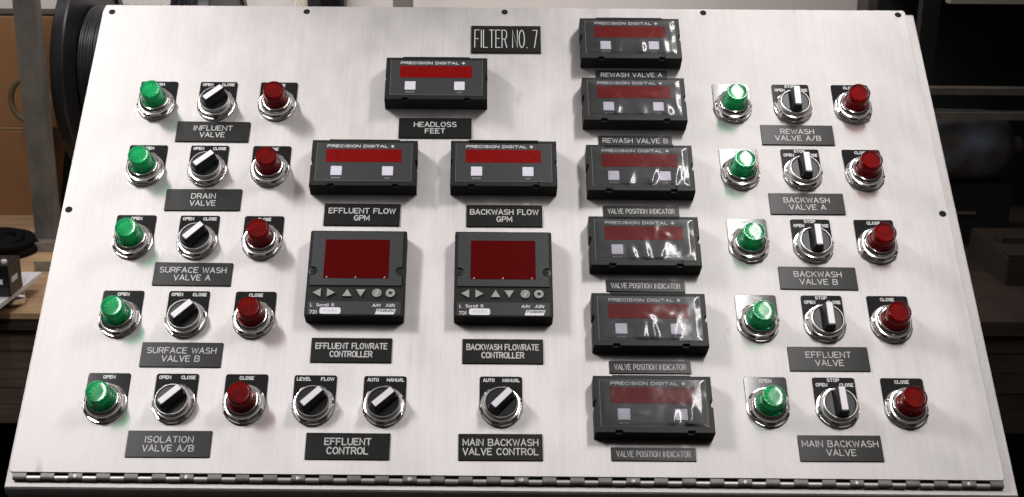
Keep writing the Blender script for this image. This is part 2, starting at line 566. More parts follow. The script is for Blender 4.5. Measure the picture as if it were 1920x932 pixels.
def add_nut(root, z0=1.1):
    seg = 72; mb_ = MB()
    def ring(z, ap, rc):
        out = []
        for i in range(seg):
            th = 2 * PI * i / seg
            k = ((th + PI / 6) % (PI / 3)) - PI / 6
            out.append((math.cos(th), math.sin(th), min(ap / math.cos(k), rc), z))
        return [(c * r_, s_ * r_, zz) for c, s_, r_, zz in out]
    mb_.loops([ring(z0, 99, 21.2), ring(z0 + 1.2, 99, 21.2), ring(z0 + 1.6, 99, 20.6), ring(z0 + 1.7, 18.9, 20.8), ring(z0 + 5.4, 18.9, 20.6), ring(z0 + 7.0, 18.6, 18.8), ring(z0 + 7.6, 99, 16.8)])
    return mb_.build('locking_nut', 'chrome', root, rot=(0, 0, random.uniform(0, 1)), smooth=24)


def make_lamp(col, words):
    root = face_thing('pilot_light', None, 'pilot light', None, 0, 0)
    add_legend(root, words)
    add_nut(root)
    MB().lathe([(17.0, 8.6), (16.9, 10.2), (16.3, 11.4), (15.0, 12.5), (14.0, 12.8), (13.0, 12.3)], 48).build('collar', 'chrome', root)
    prof_ = [(13.2, 12.3), (13.2, 14.6), (12.6, 15.2), (12.6, 17.2), (13.0, 17.8), (12.9, 19.6), (12.3, 20.3), (12.2, 22.2), (12.3, 22.8),
             (11.7, 29.6), (11.3, 31.0), (10.8, 31.4), (10.1, 31.4), (9.7, 30.8), (9.3, 30.7), (5, 30.7), (1, 30.7)]
    lens = MB().lathe(prof_, 56, cap0=False).build('lens', 'green' if col == 'g' else 'red', root, smooth=30)
    core = MB()
    seg = 24
    rings = [[(r_ * math.cos(2 * PI * i / seg), r_ * math.sin(2 * PI * i / seg), z_ - (1.8 * (i % 2) if k == 2 else 0)) for i in range(seg)] for k, (r_, z_) in enumerate(((11.0, 12.4), (10.4, 20.0), (9.3, 28.4)))]
    core.loops(rings, True, False)
    b0 = len(core.v)
    core.v.append((0, 0, 26.2))
    for i in range(seg):
        core.f.append((b0 - seg + i, b0 - seg + (i + 1) % seg, b0))
    core.build('inner_reflector', 'core_g' if col == 'g' else 'core_r', lens, smooth=0)
    return root


def make_switch(words, ang, bright):
    root = face_thing('selector_switch', None, 'selector switch', None, 0, 0)
    add_legend(root, words)
    add_nut(root)
    MB().lathe([(17.0, 8.6), (17.0, 12.0), (16.6, 13.3), (15.9, 13.9), (15.5, 13.9), (15.0, 13.2), (14.8, 11.5)], 56, cap1=True).build('bezel_ring', 'satin', root)
    kn = MB().lathe([(14.7, 11.0), (14.7, 12.4), (14.2, 12.9)], 48).build('knob', 'knob', root, rot=(0, 0, ang))
    ang = 0
    c, s_ = math.cos(ang), math.sin(ang)
    rot = lambda pts, z: [(x_ * c - y_ * s_, x_ * s_ + y_ * c, z) for x_, y_ in pts]
    def blade(w, l0, l1):
        r_ = min(w * 0.45, 3)
        return rrect(-w, w, l0, l1, r_, 4)
    MB().loops([rot(blade(7.0, -14.4, 14.4), 12.7), rot(blade(5.6, -13.9, 14.0), 17.5), rot(blade(4.2, -13.2, 13.6), 24.0), rot(blade(3.7, -12.7, 13.1), 24.8)]).build('lever', 'knob', kn)
    MB().loops([rot(rrect(-3.05, 3.05, -11.2, 12.6, .5, 3), 24.5), rot(rrect(-3.05, 3.05, -11.2, 12.6, .5, 3), 25.2)]).build('pointer_strip', 'white', kn)
    return root


LX = {'open': -366.5, 'sel': -298.9, 'close': -230.3}
RX = {'open': 282.0, 'sel': 349.6, 'close': 416.8}
LY = [2.4 + 33, 90.6 + 33, 181.5 + 33, 273.0 + 33, 366.0 + 33]
RY = [0.3 + 33, 89.6 + 33, 180.3 + 33, 272.2 + 33, 364.4 + 33]
LN = ['INFLUENT VALVE', 'DRAIN VALVE', 'SURFACE WASH VALVE A', 'SURFACE WASH VALVE B', 'ISOLATION VALVE A/B']
RN = ['REWASH VALVE A/B', 'BACKWASH VALVE A', 'BACKWASH VALVE B', 'EFFLUENT VALVE', 'MAIN BACKWASH VALVE']
OPEN_W = [('OPEN', 0, 28.7, 12.4)]
CLOSE_W = [('CLOSE', 0, 28.7, 14.6)]
TWO_W = [('OPEN', -12.3, 28.8, 12.0), ('CLOSE', 10.8, 28.8, 14.6)]
THREE_W = [('STOP', -0.3, 30.1, 12.4), ('OPEN', -12.4, 25.0, 11.6), ('CLOSE', 12.2, 25.0, 14.0)]

g0 = make_lamp('g', OPEN_W)
r0 = make_lamp('r', CLOSE_W)
used = set()


def place(src, label, group, x, y, turn=None):
    if src.name in used:
        o = dup(src, label, on_face(x, y))
    else:
        used.add(src.name); o = src
        o.location = on_face(x, y); o['label'] = label
    o['group'] = group
    for ch in o.children:
        if ch.name.startswith('locking_nut'):
            ch.rotation_euler = (0, 0, random.uniform(0, PI / 3))
        if ch.name.startswith('knob') and turn is not None:
            ch.rotation_euler = (0, 0, turn)
    return o


for i in range(5):
    place(g0, f'green OPEN pilot light above the {LN[i]} nameplate', 'green pilot lights', LX['open'], LY[i])
    place(r0, f'red CLOSE pilot light above the {LN[i]} nameplate', 'red pilot lights', LX['close'], LY[i])
for i in range(5):
    place(g0, f'green OPEN pilot light above the {RN[i]} nameplate', 'green pilot lights', RX['open'], RY[i])
    place(r0, f'red CLOSE pilot light above the {RN[i]} nameplate', 'red pilot lights', RX['close'], RY[i])
s2 = make_switch(TWO_W, 0, False)
for i in range(5):
    place(s2, f'OPEN CLOSE selector switch turned slantwise above the {LN[i]} nameplate', 'two position selector switches', LX['sel'], LY[i], -PI / 4 + random.uniform(-.05, .05))
s3 = make_switch(THREE_W, 0, True)
for i in range(5):
    place(s3, f'three position selector switch pointing to STOP above the {RN[i]} nameplate', 'three position selector switches', RX['sel'], RY[i], random.uniform(-.03, .03))
sl = make_switch([('LEVEL', -11.4, 28.8, 14.4), ('FLOW', 12.0, 28.8, 13.4)], 0, False)
place(sl, 'LEVEL FLOW selector switch above the EFFLUENT CONTROL nameplate', 'two position selector switches', -162.2, 366.5 + 33, -PI / 4)
sa = make_switch([('AUTO', -12.0, 28.8, 11.6), ('MANUAL', 10.2, 28.8, 17.6)], 0, False)
place(sa, 'AUTO MANUAL selector switch above the EFFLUENT CONTROL nameplate', 'two position selector switches', -93.3, 366.8 + 33, -PI / 4 - .04)
place(sa, 'AUTO MANUAL selector switch above the MAIN BACKWASH VALVE CONTROL nameplate', 'two position selector switches', 21.0, 366.3 + 33, -PI / 4 + .02)


# ------------------------------------------------------------------ nameplates
def nameplate(lines, x, y, w, h, label, cap=6.0, t=0.43, pitch=8.9, widths=None, lift=0.0):
    o = MB().rbox(-w / 2, w / 2, -h / 2, h / 2, 0.4, 0, 1.6, 0.25).build('nameplate', 'plate', None, on_face(x, y), rot=(TILT, 0, 0))
    o.rotation_mode = 'ZYX'
    o.rotation_euler = (TILT, 0, random.uniform(-.007, .007))
    tag(o, label, 'nameplate', 'engraved nameplates')
    tx = MB()
    k = len(lines)
    for i, s in enumerate(lines):
        text(tx, s, 0, ((k - 1) / 2 - i) * pitch + lift, cap, 1.64, t, widths[i] if widths else None)
    tx.build('lettering', 'engrave', o, smooth=0)
    return o


W2 = 81.0
L = [(['INFLUENT', 'VALVE'], 71.9, (43.8, 28)), (['DRAIN', 'VALVE'], 161.6, (26.4, 28)), (['SURFACE WASH', 'VALVE A'], 253, (69.6, 38.4)),
     (['SURFACE WASH', 'VALVE B'], 345.4, (69.6, 38.4)), (['ISOLATION', 'VALVE A/B'], 440.2, (47, 50))]
lamp_words = 'green lamp, selector and red lamp'
for ls, y_, ws in L:
    nameplate(ls, -298.5, y_, W2, 27, f'black nameplate engraved {" ".join(ls)}', widths=ws)
Rr = [(['REWASH', 'VALVE A/B'], 70.6, (37.5, 51), 350.1), (['BACKWASH', 'VALVE A'], 160.9, (49.5, 39.5), 349.3), (['BACKWASH', 'VALVE B'], 252, (49.5, 39.5), 349.4),
      (['EFFLUENT', 'VALVE'], 344.2, (45.5, 28.5), 348.2), (['MAIN BACKWASH', 'VALVE'], 438.8, (73.5, 28.5), 346.9)]
for ls, y_, ws, x_ in Rr:
    nameplate(ls, x_, y_, W2 - 1, 26.5, f'black nameplate engraved {" ".join(ls)}' + (' under a three position selector' if ls[0] in ('MAIN BACKWASH', 'EFFLUENT') else ''), widths=ws)
nameplate(['FILTER NO. 7'], 27.5, -62.8, 81, 40, 'large black nameplate engraved FILTER NO. 7', cap=26, t=0.5, widths=[73.5], lift=0.4)
nameplate(['HEADLOSS', 'FEET'], -51.7, 64.6, W2, 27, 'black nameplate engraved HEADLOSS FEET', widths=(47.6, 22.6), t=.5)
nameplate(['EFFLUENT FLOW', 'GPM'], -126.8, 178.8, W2, 27.3, 'black nameplate engraved EFFLUENT FLOW GPM', widths=(71.8, 16.9), t=.55)
nameplate(['BACKWASH FLOW', 'GPM'], 24.9, 179.0, W2, 27, 'black nameplate engraved BACKWASH FLOW GPM', widths=(73.5, 16.9), t=.55)
nameplate(['EFFLUENT FLOWRATE', 'CONTROLLER'], -128.8, 338.9, W2, 27, 'black nameplate engraved EFFLUENT FLOWRATE CONTROLLER', widths=(72.5, 43), t=.55)
nameplate(['BACKWASH FLOWRATE', 'CONTROLLER'], 22.9, 338.8, W2, 27, 'black nameplate engraved BACKWASH FLOWRATE CONTROLLER', widths=(73, 43), t=.55)
nameplate(['EFFLUENT', 'CONTROL'], -126.3, 441.0, W2, 27, 'black nameplate engraved EFFLUENT CONTROL', widths=(45.5, 40.3), t=.6, cap=6.4, pitch=9.3)
nameplate(['MAIN BACKWASH', 'VALVE CONTROL'], 20.5, 440.6, W2, 27, 'black nameplate engraved MAIN BACKWASH VALVE CONTROL', widths=(73, 73), t=.55, cap=6.3, pitch=9.3)
nameplate(['REWASH VALVE A'], 170.6, -11.5, 81, 13.6, 'narrow black nameplate engraved REWASH VALVE A', cap=5.2, t=.40, widths=[70])
nameplate(['REWASH VALVE B'], 169.8, 80.2, 81, 13.6, 'narrow black nameplate engraved REWASH VALVE B', cap=5.6, t=.40, widths=[72])
for k, (x_, y_) in enumerate(((171.0, 172.2), (170.3, 262.9), (169.3, 354.9), (167.0, 446.4))):
    nameplate(['VALVE POSITION INDICATOR'], x_, y_, 81, 13.6, ('topmost', 'second from the top', 'third from the top', 'lowest')[k] + ' of four narrow nameplates engraved VALVE POSITION INDICATOR', cap=5.6, t=.40, widths=[71.5])


# ------------------------------------------------------------------ digital panel meters (origin: centre of the front, on the face)
def notch_rect(w, h, nots_top, nots_bot, side):
    """outline of the front with shallow notches, anticlockwise from lower left"""
    p = [(-w / 2, -h / 2)]
    for a, b in nots_bot:
        p += [(a, -h / 2), (a + .4, -h / 2 + 2.3), (b - .4, -h / 2 + 2.3), (b, -h / 2)]
    p += [(w / 2, -h / 2), (w / 2, side[0]), (w / 2 - 1.8, side[0] + .4), (w / 2 - 1.8, side[1] - .4), (w / 2, side[1]), (w / 2, h / 2)]
    for a, b in nots_top:
        p += [(b, h / 2), (b - .4, h / 2 - 1.9), (a + .4, h / 2 - 1.9), (a, h / 2)]
    p += [(-w / 2, h / 2), (-w / 2, side[1]), (-w / 2 + 1.8, side[1] - .4), (-w / 2 + 1.8, side[0] + .4), (-w / 2, side[0])]
    return p


def make_meter(film):
    root = face_thing('panel_meter', None, 'digital panel meter', 'digital panel meters', 0, 0)
    w, h, z = 114.5, 59.5, 18.0
    X = lambda a: a - w / 2
    Y = lambda b: h / 2 - b
    tops, bots, sd = [(X(19.5), X(26.5)), (X(87), X(94))], [(X(19.5), X(26.5)), (X(88.5), X(95.5))], (Y(32.5), Y(25.5))
    MB().prism(notch_rect(w, h, tops, [], sd), 0, z - 3.5).prism(notch_rect(w - .02, h - .02, tops, bots, sd), z - 3.49, z, 0.7).build('housing', 'housing', root, smooth=0)
    f = MB().rbox(X(5.6), X(108.9), Y(53.2), Y(4.0), 0.8, z - .5, z + .25, .1).build('face_plate', 'face', root, smooth=0)
    ed = MB()
    for a in (((X(5.6), Y(4)), (X(5.6), Y(53.2))), ((X(108.9), Y(4)), (X(108.9), Y(53.2))), ((X(5.6), Y(53.2)), (X(108.9), Y(53.2)))):
        ribbon(ed, a, 0.16, z + .30)
    ed.build('edge_line', 'outline', f, smooth=0)
    win = MB().rbox(X(16.0), X(97.6), Y(29.2), Y(12.4), 0.7, z, z + .45, .1).build('display_window', 'window', root, smooth=0)
    pr = MB()
    text(pr, 'PRECISION DIGITAL', X(49.6), Y(8.3), 3.0, z + .30, 0.40, 66.2, gap=0.22, space=.5, slant=0.12)
    cx, cy = X(87.4), Y(8.3)
    pr.add([(cx - 2.1, cy, z + .3), (cx, cy - 2.0, z + .3), (cx + 2.1, cy, z + .3), (cx, cy + 2.0, z + .3)], [(0, 1, 2, 3)])
    pr.build('title_print', 'print', f, smooth=0)
    for a, b, s, w_ in ((22.2, 34.2, 'ENTER', 9.6), (77.4, 89.2, 'ACK', 6.2)):
        MB().rbox(X(a), X(b), Y(46.4), Y(34.6), 0.5, z, z + .6, .2).build('key', 'key', root, smooth=0)
        t_ = MB(); text(t_, s, X((a + b) / 2), Y(49.6), 1.5, z + .30, .20, w_)
        t_.build('key_print', 'dim_print', f, smooth=0)
    if film:
        add_film(root, film)
    return root


def add_film(root, seed):
    w, h, z = 114.5, 59.5, 18.0
    nx, ny = 84, 44
    mb_ = MB(); vs, fs = [], []
    rnd = random.Random(seed * 13 + 1)
    creases = [(rnd.uniform(-45, 45), rnd.uniform(-16, 16), rnd.uniform(0, PI), rnd.uniform(5, 13), rnd.uniform(2.4, 4.5), rnd.uniform(.2, .45)) for _ in range(5)]
    folds = [(rnd.uniform(-28, 38), rnd.uniform(-19, -12), PI / 2 + rnd.uniform(-.35, .35), rnd.uniform(9, 15), rnd.uniform(3.2, 6.0), rnd.uniform(.7, 1.2)) for _ in range(3)]
    for j in range(ny + 1):
        for i in range(nx + 1):
            x_, y_ = -51.2 + 102.4 * i / nx, -23.2 + 48.6 * j / ny
            zz = 0.55 + 0.75 * noise.noise((x_ * .035 + seed * 9, y_ * .055, seed)) + 0.06 * noise.noise((x_ * .15, y_ * .18 + seed * 3, 4))
            for cx, cy, an, ln, wd_, am in creases + folds:
                u = (x_ - cx) * math.cos(an) + (y_ - cy) * math.sin(an)
                v_ = -(x_ - cx) * math.sin(an) + (y_ - cy) * math.cos(an)
                zz += am * math.exp(-(u / ln) ** 2 - (v_ / wd_) ** 2)
            ed = min(1, (min(x_ + 51.2, 51.2 - x_) + .1) / 5, (min(y_ + 23.2, 25.4 - y_) + .1) / 4)
            vs.append((x_, y_, z + .65 + max(.05, zz) * ed))
    for j in range(ny):
        for i in range(nx):
            a = j * (nx + 1) + i
            fs.append((a, a + 1, a + nx + 2, a + nx + 1))
    mb_.add(vs, fs)
    mb_.build('protective_film', 'film', root, smooth=180)


m0 = make_meter(0)
meter_spots = [(-51.3, 8.3, 'bare panel meter with red window above the HEADLOSS FEET nameplate', 0),
               (-126.6, 123.4, 'bare panel meter with red window above the EFFLUENT FLOW GPM nameplate', 0),
               (24.0, 122.9, 'bare panel meter with red window above the BACKWASH FLOW GPM nameplate', 0),
               (169.9, -51.8, 'film covered panel meter above the REWASH VALVE A nameplate', 1),
               (169.5, 34.8, 'film covered panel meter between the REWASH VALVE A and REWASH VALVE B nameplates', 2),
               (170.8, 127.0, 'film covered panel meter directly beneath the REWASH VALVE B nameplate', 3),
               (170.2, 218.5, 'film covered panel meter beneath the topmost VALVE POSITION INDICATOR nameplate', 4),
               (169.8, 310.0, 'film covered panel meter, second from the bottom of its column', 5),
               (167.8, 401.8, 'film covered panel meter at the foot of its column above the hinge', 6)]
for i, (x_, y_, lb, fl) in enumerate(meter_spots):
    if i == 0:
        o = m0; o.location = on_face(x_, y_); o['label'] = lb
    else:
        o = dup(m0, lb, on_face(x_, y_))
    if fl: add_film(o, fl)


# ------------------------------------------------------------------ flow controllers
def make_controller():
    root = face_thing('flow_controller', None, 'process controller', 'flowrate controllers', 0, 0)
    S, z = 100.4, 16.0
    X = lambda a: a - S / 2
    Y = lambda b: S / 2 - b
    MB().rbox(X(0), X(S), Y(S), Y(0), 2.2, 0, z, 0.8).build('housing', 'housing', root, smooth=30)
    up = MB()
    # raised upper bezel with half-round recesses for the fixing screws
    poly = [(X(3.2), Y(66)), (X(97.2), Y(66)), (X(97.2), Y(54.2))]
    for i in range(9):
        t = math.radians(-90 - 180 * i / 8)
        poly.append((X(95.2) + 4.9 * math.cos(t), Y(49.3) + 4.9 * math.sin(t)))
    poly += [(X(97.2), Y(44.4)), (X(97.2), Y(2.2)), (X(3.2), Y(2.2)), (X(3.2), Y(44.4))]
    for i in range(9):
        t = math.radians(90 - 180 * i / 8)
        poly.append((X(5.2) + 4.9 * math.cos(t), Y(49.3) + 4.9 * math.sin(t)))
    poly += [(X(3.2), Y(54.2))]
    MB().prism(poly, z - .3, z + 1.5, .3).build('bezel', 'face', root, smooth=30)
    for a in (5.4, 95.0):
        sc_ = MB().lathe([(3.9, z - .2), (3.9, z + .25), (3.4, z + .4)], 24, (X(a), Y(49.3))).build('fixing_screw', 'black', root)
        MB().box(X(a) - 3.1, X(a) + 3.1, Y(49.3) - .45, Y(49.3) + .45, z + .3, z + .5).build('slot', 'hole', sc_, smooth=0)
    wn = MB().rbox(X(16.6), X(83.3), Y(57.8), Y(11.9), 0.6, z + 1.2, z + 1.75, .1).build('display_window', 'window_dark', root, smooth=0)
    tk = MB()
    for a in (20.2, 49.6, 79.2):
        ribbon(tk, [(X(a) - .35, Y(57.4)), (X(a) + .5, Y(55.9))], .32, z + 1.80)
    tk.build('tick_marks', 'print', wn, smooth=0)
    lo = MB().rbox(X(3.2), X(97.2), Y(98.6), Y(83.8), .6, z - .2, z + .5, .15).build('lower_label', 'face', root, smooth=0)
    def tri(cx, cy, a):
        r_ = 5.7
        return [(X(cx) + r_ * math.cos(math.radians(a + 120 * k)) * (1.0), Y(cy) + r_ * math.sin(math.radians(a + 120 * k)) * 1.0) for k in range(3)]
    for cx, a in ((12.8, 180), (24.6, 0), (42.3, 90), (56.1, 270)):
        cy = 74.6 + (1.2 if a == 90 else -1.2 if a == 270 else 0)
        MB().prism(tri(cx, cy, a), z - .2, z + 2.0, .35).build('arrow_key', 'grey_key', root, smooth=0)
    for cx, kind in ((72.4, 'ring'), (86.2, 'star')):
        kk = MB().lathe([(4.8, z - .2), (4.8, z + 1.6), (4.4, z + 2.0)], 32, (X(cx), Y(74.6))).build('round_key', 'grey_key', root)
        mk = MB()
        if kind == 'ring':
            ribbon(mk, [(X(cx) + px, Y(74.6) + py) for px, py in arc(0, 0, 2.9, 2.9, 100, 210, 12)], .28, z + 2.05)
            ribbon(mk, [(X(cx) + px, Y(74.6) + py) for px, py in arc(0, 0, 2.9, 2.9, 280, 390, 12)], .28, z + 2.05)
        else:
            st = []
            for k in range(10):
                r_ = 3.3 if k % 2 == 0 else 1.25
                st.append((X(cx) + r_ * math.cos(PI / 2 + PI * k / 5), Y(74.6) + r_ * math.sin(PI / 2 + PI * k / 5), z + 2.05))
            mk.add(st + [(X(cx), Y(74.6), z + 2.05)], [(k, (k + 1) % 10, 10) for k in range(10)])
        mk.build('key_symbol', 'hole', kk, smooth=0)
    t_ = MB()
    zt = z + .56
    text(t_, 'L', X(6.8), Y(88.2), 2.9, zt, .36, 2.2)
    text(t_, 'Scroll', X(18.2), Y(88.2), 2.9, zt, .36, 12.6)
    text(t_, 'R', X(28.6), Y(88.2), 2.9, zt, .36, 2.8)
    t_.build('scroll_print', 'print', lo, smooth=0)
    t_ = MB()
    text(t_, 'A/M', X(72.6), Y(88.2), 2.9, zt, .36, 8.4, slant=.2, gap=.1)
    text(t_, 'ASN', X(86.6), Y(88.2), 2.9, zt, .36, 9.0, slant=.2)
    t_.build('mode_print', 'print', lo, smooth=0)
    t_ = MB()
    text(t_, '731', X(9.2), Y(96.2), 3.4, zt, .38, 7.6)
    t_.build('model_print', 'print', lo, smooth=0)
    stk = MB().rbox(X(15.6), X(36.8), Y(98.3), Y(91.0), 2.2, z + .4, z + .72).build('white_sticker', 'sticker', lo, smooth=0)
    f_ = MB(); text(f_, '91260', X(26.2), Y(94.2), 2.4, z + .78, .2, 13.5)
    f_.build('faded_number', 'faint', root, smooth=0)
    lg = MB().prism([(X(71.4), Y(98.4)), (X(90.4), Y(98.4)), (X(92.4), Y(92.4)), (X(73.4), Y(92.4))], z + .4, z + .72).build('maker_badge', 'sticker', lo, smooth=0)
    b_ = MB(); text(b_, 'FOXBORO', X(82.5), Y(94.4), 2.3, z + .78, .26, 17.0, slant=.3)
    b_.build('badge_print', 'hole', root, smooth=0)
    return root


c0 = make_controller()
c0.location = on_face(-127.1, 258.0); c0['label'] = 'square controller with dark red screen above the EFFLUENT FLOWRATE CONTROLLER nameplate'
dup(c0, 'square controller with dark red screen above the BACKWASH FLOWRATE CONTROLLER nameplate', on_face(23.4, 257.9))

# ------------------------------------------------------------------ workbench behind the console
BZ, BY = 0.82, 0.966
bench = thing('workbench', 'long wooden workbench with a tan top and dark plank front behind the cabinet', 'workbench', None, (0, BY, 0))
def bpart(name, m, *boxes, ch=0.0):
    mb_ = MB()
    for b_ in boxes: mb_.box(*b_, ch)
    return mb_.build(name, m, bench, scale=1.0, smooth=0)
bpart('bench_top', 'wood', (-2.2, 0.30, 0, 1.05, BZ - .012, BZ))
bpart('layered_edge', 'dark_edge', (-2.2, 0.30, .004, .05, BZ - .022, BZ - .0122), (-2.2, 0.30, -.006, .05, BZ - .034, BZ - .0222), (-2.2, 0.30, .006, .05, BZ - .046, BZ - .0342))
bpart('plank_front', 'plank', *[(-2.2, 0.30, .012 + .003 * (k % 2), .05, BZ - .0462 - .0405 * (k + 1) + .0015, BZ - .0462 - .0405 * k) for k in range(5)])
for lx in (-2.1, 0.18):
    bpart('leg', 'plank', (lx, lx + .1, .06, .16, 0, BZ - .05))
    bpart('leg', 'plank', (lx, lx + .1, .9, 1.0, 0, BZ - .05))
bpart('back_board', 'shade_black', (-2.2, 0.30, .95, .97, 0.02, BZ - .05))  # near-black board stands in for the shade under the bench


def carton(name, label, x0, x1, y0, y1, z0, z1, skin='card', flap='shadow_flap', group=None):
    r = thing(name, label, 'cardboard box', group, ((x0 + x1) / 2, (y0 + y1) / 2, z0))
    w, d, h = (x1 - x0) / 2, (y1 - y0) / 2, z1 - z0
    mb_ = MB().rbox(-w, w, -d, d, .004, 0, h - .006, .003, n=2)
    mb_.build('carton', skin, r, scale=1.0, smooth=0)
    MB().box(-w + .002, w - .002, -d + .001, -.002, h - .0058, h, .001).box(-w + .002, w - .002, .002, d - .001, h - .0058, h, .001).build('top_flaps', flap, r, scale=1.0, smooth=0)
    return r


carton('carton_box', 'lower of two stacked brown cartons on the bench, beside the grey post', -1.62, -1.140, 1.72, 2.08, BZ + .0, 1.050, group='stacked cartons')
carton('carton_box', 'upper of two stacked brown cartons, its lid edge coloured dark as shadow', -1.60, -1.068, 1.735, 1.85, 1.051, 1.338, 'card', 'shade_card', group='stacked cartons')  # flaps take a darkened card colour in place of lid shadow

post = thing('steel_post', 'scratched grey steel upright post in front of the stacked cartons', 'post', 'steel uprights', (-1.05, 1.50, BZ))
MB().box(-.025, .025, -.022, .022, 0.006, 1.3, .002).build('upright', 'post', post, scale=1.0, smooth=0)
MB().box(-.05, .05, -.045, .045, 0, .006).build('foot_plate', 'post', post, scale=1.0, smooth=0)
p2 = dup(post, 'grey steel upright post peeking over the top edge behind the cabinet', (-0.205, 1.86, BZ))

hs = MB().tube([(-.012 + .045 * math.cos(t), 0, .052 * math.sin(t)) for t in [2 * PI * i / 40 for i in range(41)]], .007, 10).build('hose_ring', 'hose', None, (-1.065, 1.535, 1.155), scale=1.0, smooth=60)
tag(hs, 'loop of tan hose hanging behind the grey post', 'hose')


# cable reel on its stand
def make_reel(label, group, loc, rz):
    r = thing('cable_reel', label, 'cable reel', group, loc, (0, 0, rz))
    ry = (0, PI / 2, 0)
    def disc(x0, name):
        prof_ = [(.03, 0), (.235, 0), (.238, -.006), (.262, -.006), (.265, -.002), (.265, .022), (.262, .026), (.238, .026), (.235, .020), (.03, .020)]
        o_ = MB().lathe(prof_, 72).build(name, 'reel', r, (x0, 0, 0), scale=1.0, rot=ry, smooth=30)
        return o_
    disc(0, 'flange'); disc(.34, 'flange')
    prof_ = [(.10, .021)]
    k = 0
    zz = .024
    while zz < .336:
        rr = .168 + .0018 * math.sin(k * 1.7) 
        prof_ += [(rr - .003, zz), (rr, zz + .002), (rr, zz + .0035), (rr - .003, zz + .0055)]
        zz += .0060; k += 1
    prof_ += [(.10, .339)]
    MB().lathe(prof_, 64).build('wound_cable', 'wire', r, scale=1.0, rot=ry, smooth=60)
    MB().lathe([(.028, -.03), (.028, .39)], 24).build('hub', 'reel', r, scale=1.0, rot=ry)
    return r


rz = -math.radians(2.5)
reel = make_reel('black reel wound with black cable beside the cabinet and grey post', 'cable reels', (-1.008, 1.80, 1.185), rz)
stand = thing('reel_stand', 'black A shaped stand carrying the cable reel', 'stand', 'reel stands', (-1.008, 1.80, BZ), (0, 0, rz))
def side(x0):
    mb_ = MB()
    top = (x0, 0, .365 + .015)
    mb_.tube([top, (x0, -.17, .008)], .011); mb_.tube([(x0, .004, .37), (x0, .17, .008)], .011); mb_.tube([(x0, -.09, .2), (x0, .09, .2)], .008)
    return mb_.build('side_frame', 'rubber', stand, scale=1.0, smooth=60)
side(-.04); side(.40)
MB().tube([(-.04, -.15, .03), (.40, -.15, .03)], .009).build('tie_bar', 'rubber', stand, scale=1.0, smooth=60)
bk = thing('black_bucket', 'ribbed black bucket standing behind the cabinet, only its side showing over the top edge', 'bucket', None, (-0.775, 1.97, 1.25))
mb_ = MB()
mb_.loops([[((r_ + (.003 if i % 8 < 2 else 0)) * math.cos(2 * PI * i / 96), (r_ + (.003 if i % 8 < 2 else 0)) * math.sin(2 * PI * i / 96), z_) for i in range(96)] for r_, z_ in ((.070, 0), (.046, .155))])
mb_.build('shell', 'reel', bk, scale=1.0, smooth=20)
MB().lathe([(.049, .152), (.051, .156), (.051, .166), (.048, .17), (.040, .17)], 48).build('rim', 'rubber', bk, scale=1.0)
MB().tube([(.05 * math.cos(t) + 0.0, -.012, .16 + .06 * math.sin(t)) for t in [PI * i / 16 for i in range(17)]], .003).build('handle', 'bar', bk, scale=1.0)
bs = thing('wall_shelf', 'dark shelf on the rear wall carrying the black bucket', 'shelf', None, (-0.775, 1.98, 1.235))
MB().box(-.12, .12, -.08, .119, 0, .015).build('board', 'rubber', bs, scale=1.0, smooth=0)
MB().box(-.09, -.07, -.06, .119, -.02, -.0005).build('bracket', 'rubber', bs, scale=1.0, smooth=0)
MB().box(.07, .09, -.06, .119, -.02, -.0005).build('bracket', 'rubber', bs, scale=1.0, smooth=0)

# wire bundle and dark box at the wall
jb = thing('junction_box', 'dark green electrical box behind the cabinet top, white wires beside it', 'electrical box', None, (-0.425, 2.06, 1.30))
MB().rbox(-.05, .05, -.04, .04, .006, -.14, .14, .003).build('case', 'reel', jb, scale=1.0, smooth=0)
MB().rbox(-.012, .038, -.046, -.0402, .004, -.11, .11).build('lid', 'rubber', jb, scale=1.0, smooth=0)
wb = MB()
for k in range(9):
    x0 = -.515 + .0075 * k
    wb.tube([(x0 - .03 - .004 * k + .012 * math.sin(k * 2.1), 2.05, 1.24), (x0 - .008, 2.04 + .004 * (k % 3), 1.30), (x0 + .012 + .004 * math.sin(k), 2.05, 1.36), (x0 + .03, 2.06, 1.44)], .0026, 6)
o = wb.build('wire_bundle', 'white_wire', None, scale=1.0, smooth=60)
tag(o, 'bundle of thin white wires hanging on the wall', 'wires')

# things lying on the bench
coil = MB()
for k in range(10):
    rr = .078 - .013 * (k % 5); zz = .010 + .0185 * (k // 5) + .002 * (k % 2)
    cx, cy = .010 * math.sin(k * 2.3), .008 * math.cos(k * 1.9)
    coil.tube([(cx + rr * 1.1 * math.cos(t), cy + rr * math.sin(t), zz + .003 * math.sin(t * 2 + k)) for t in [2 * PI * i / 40 for i in range(41)]], .0098, 10)
o = coil.build('cable_coil', 'rubber', None, (-1.135, 1.385, BZ), scale=1.0, smooth=60)
tag(o, 'coil of black cable heaped on the bench in front of the cartons', 'cable coil')
for k, (bx, by, lb) in enumerate(((-.902, 1.405, 'grey steel angle bar on the bench, beside the foot of the post'), (-.897, 1.255, 'grey steel angle bar on the bench, nearer the white board'))):
    mb_ = MB()
    mb_.box(-.15, .15, -.012, .012, 0, .004).box(-.15, .15, -.012, -.008, .0042, .022)
    o = mb_.build('angle_bar', 'bar', None, (bx + .05 * k, by, BZ + .001), scale=1.0, smooth=0)
    tag(o, lb, 'steel bar', 'steel angle bars')
bd = thing('white_board', 'white laminate board on small metal feet, lying on the bench', 'board', None, (-0.935, 1.118, BZ))
ang = math.atan2(.222, .011)
mb_ = MB().prism([(0, 0), (-.42, .004), (-.40, -.26), (-.013, -.222)][::-1], .030, .040, .001)
mb_.build('panel', 'board', bd, scale=1.0, smooth=0)
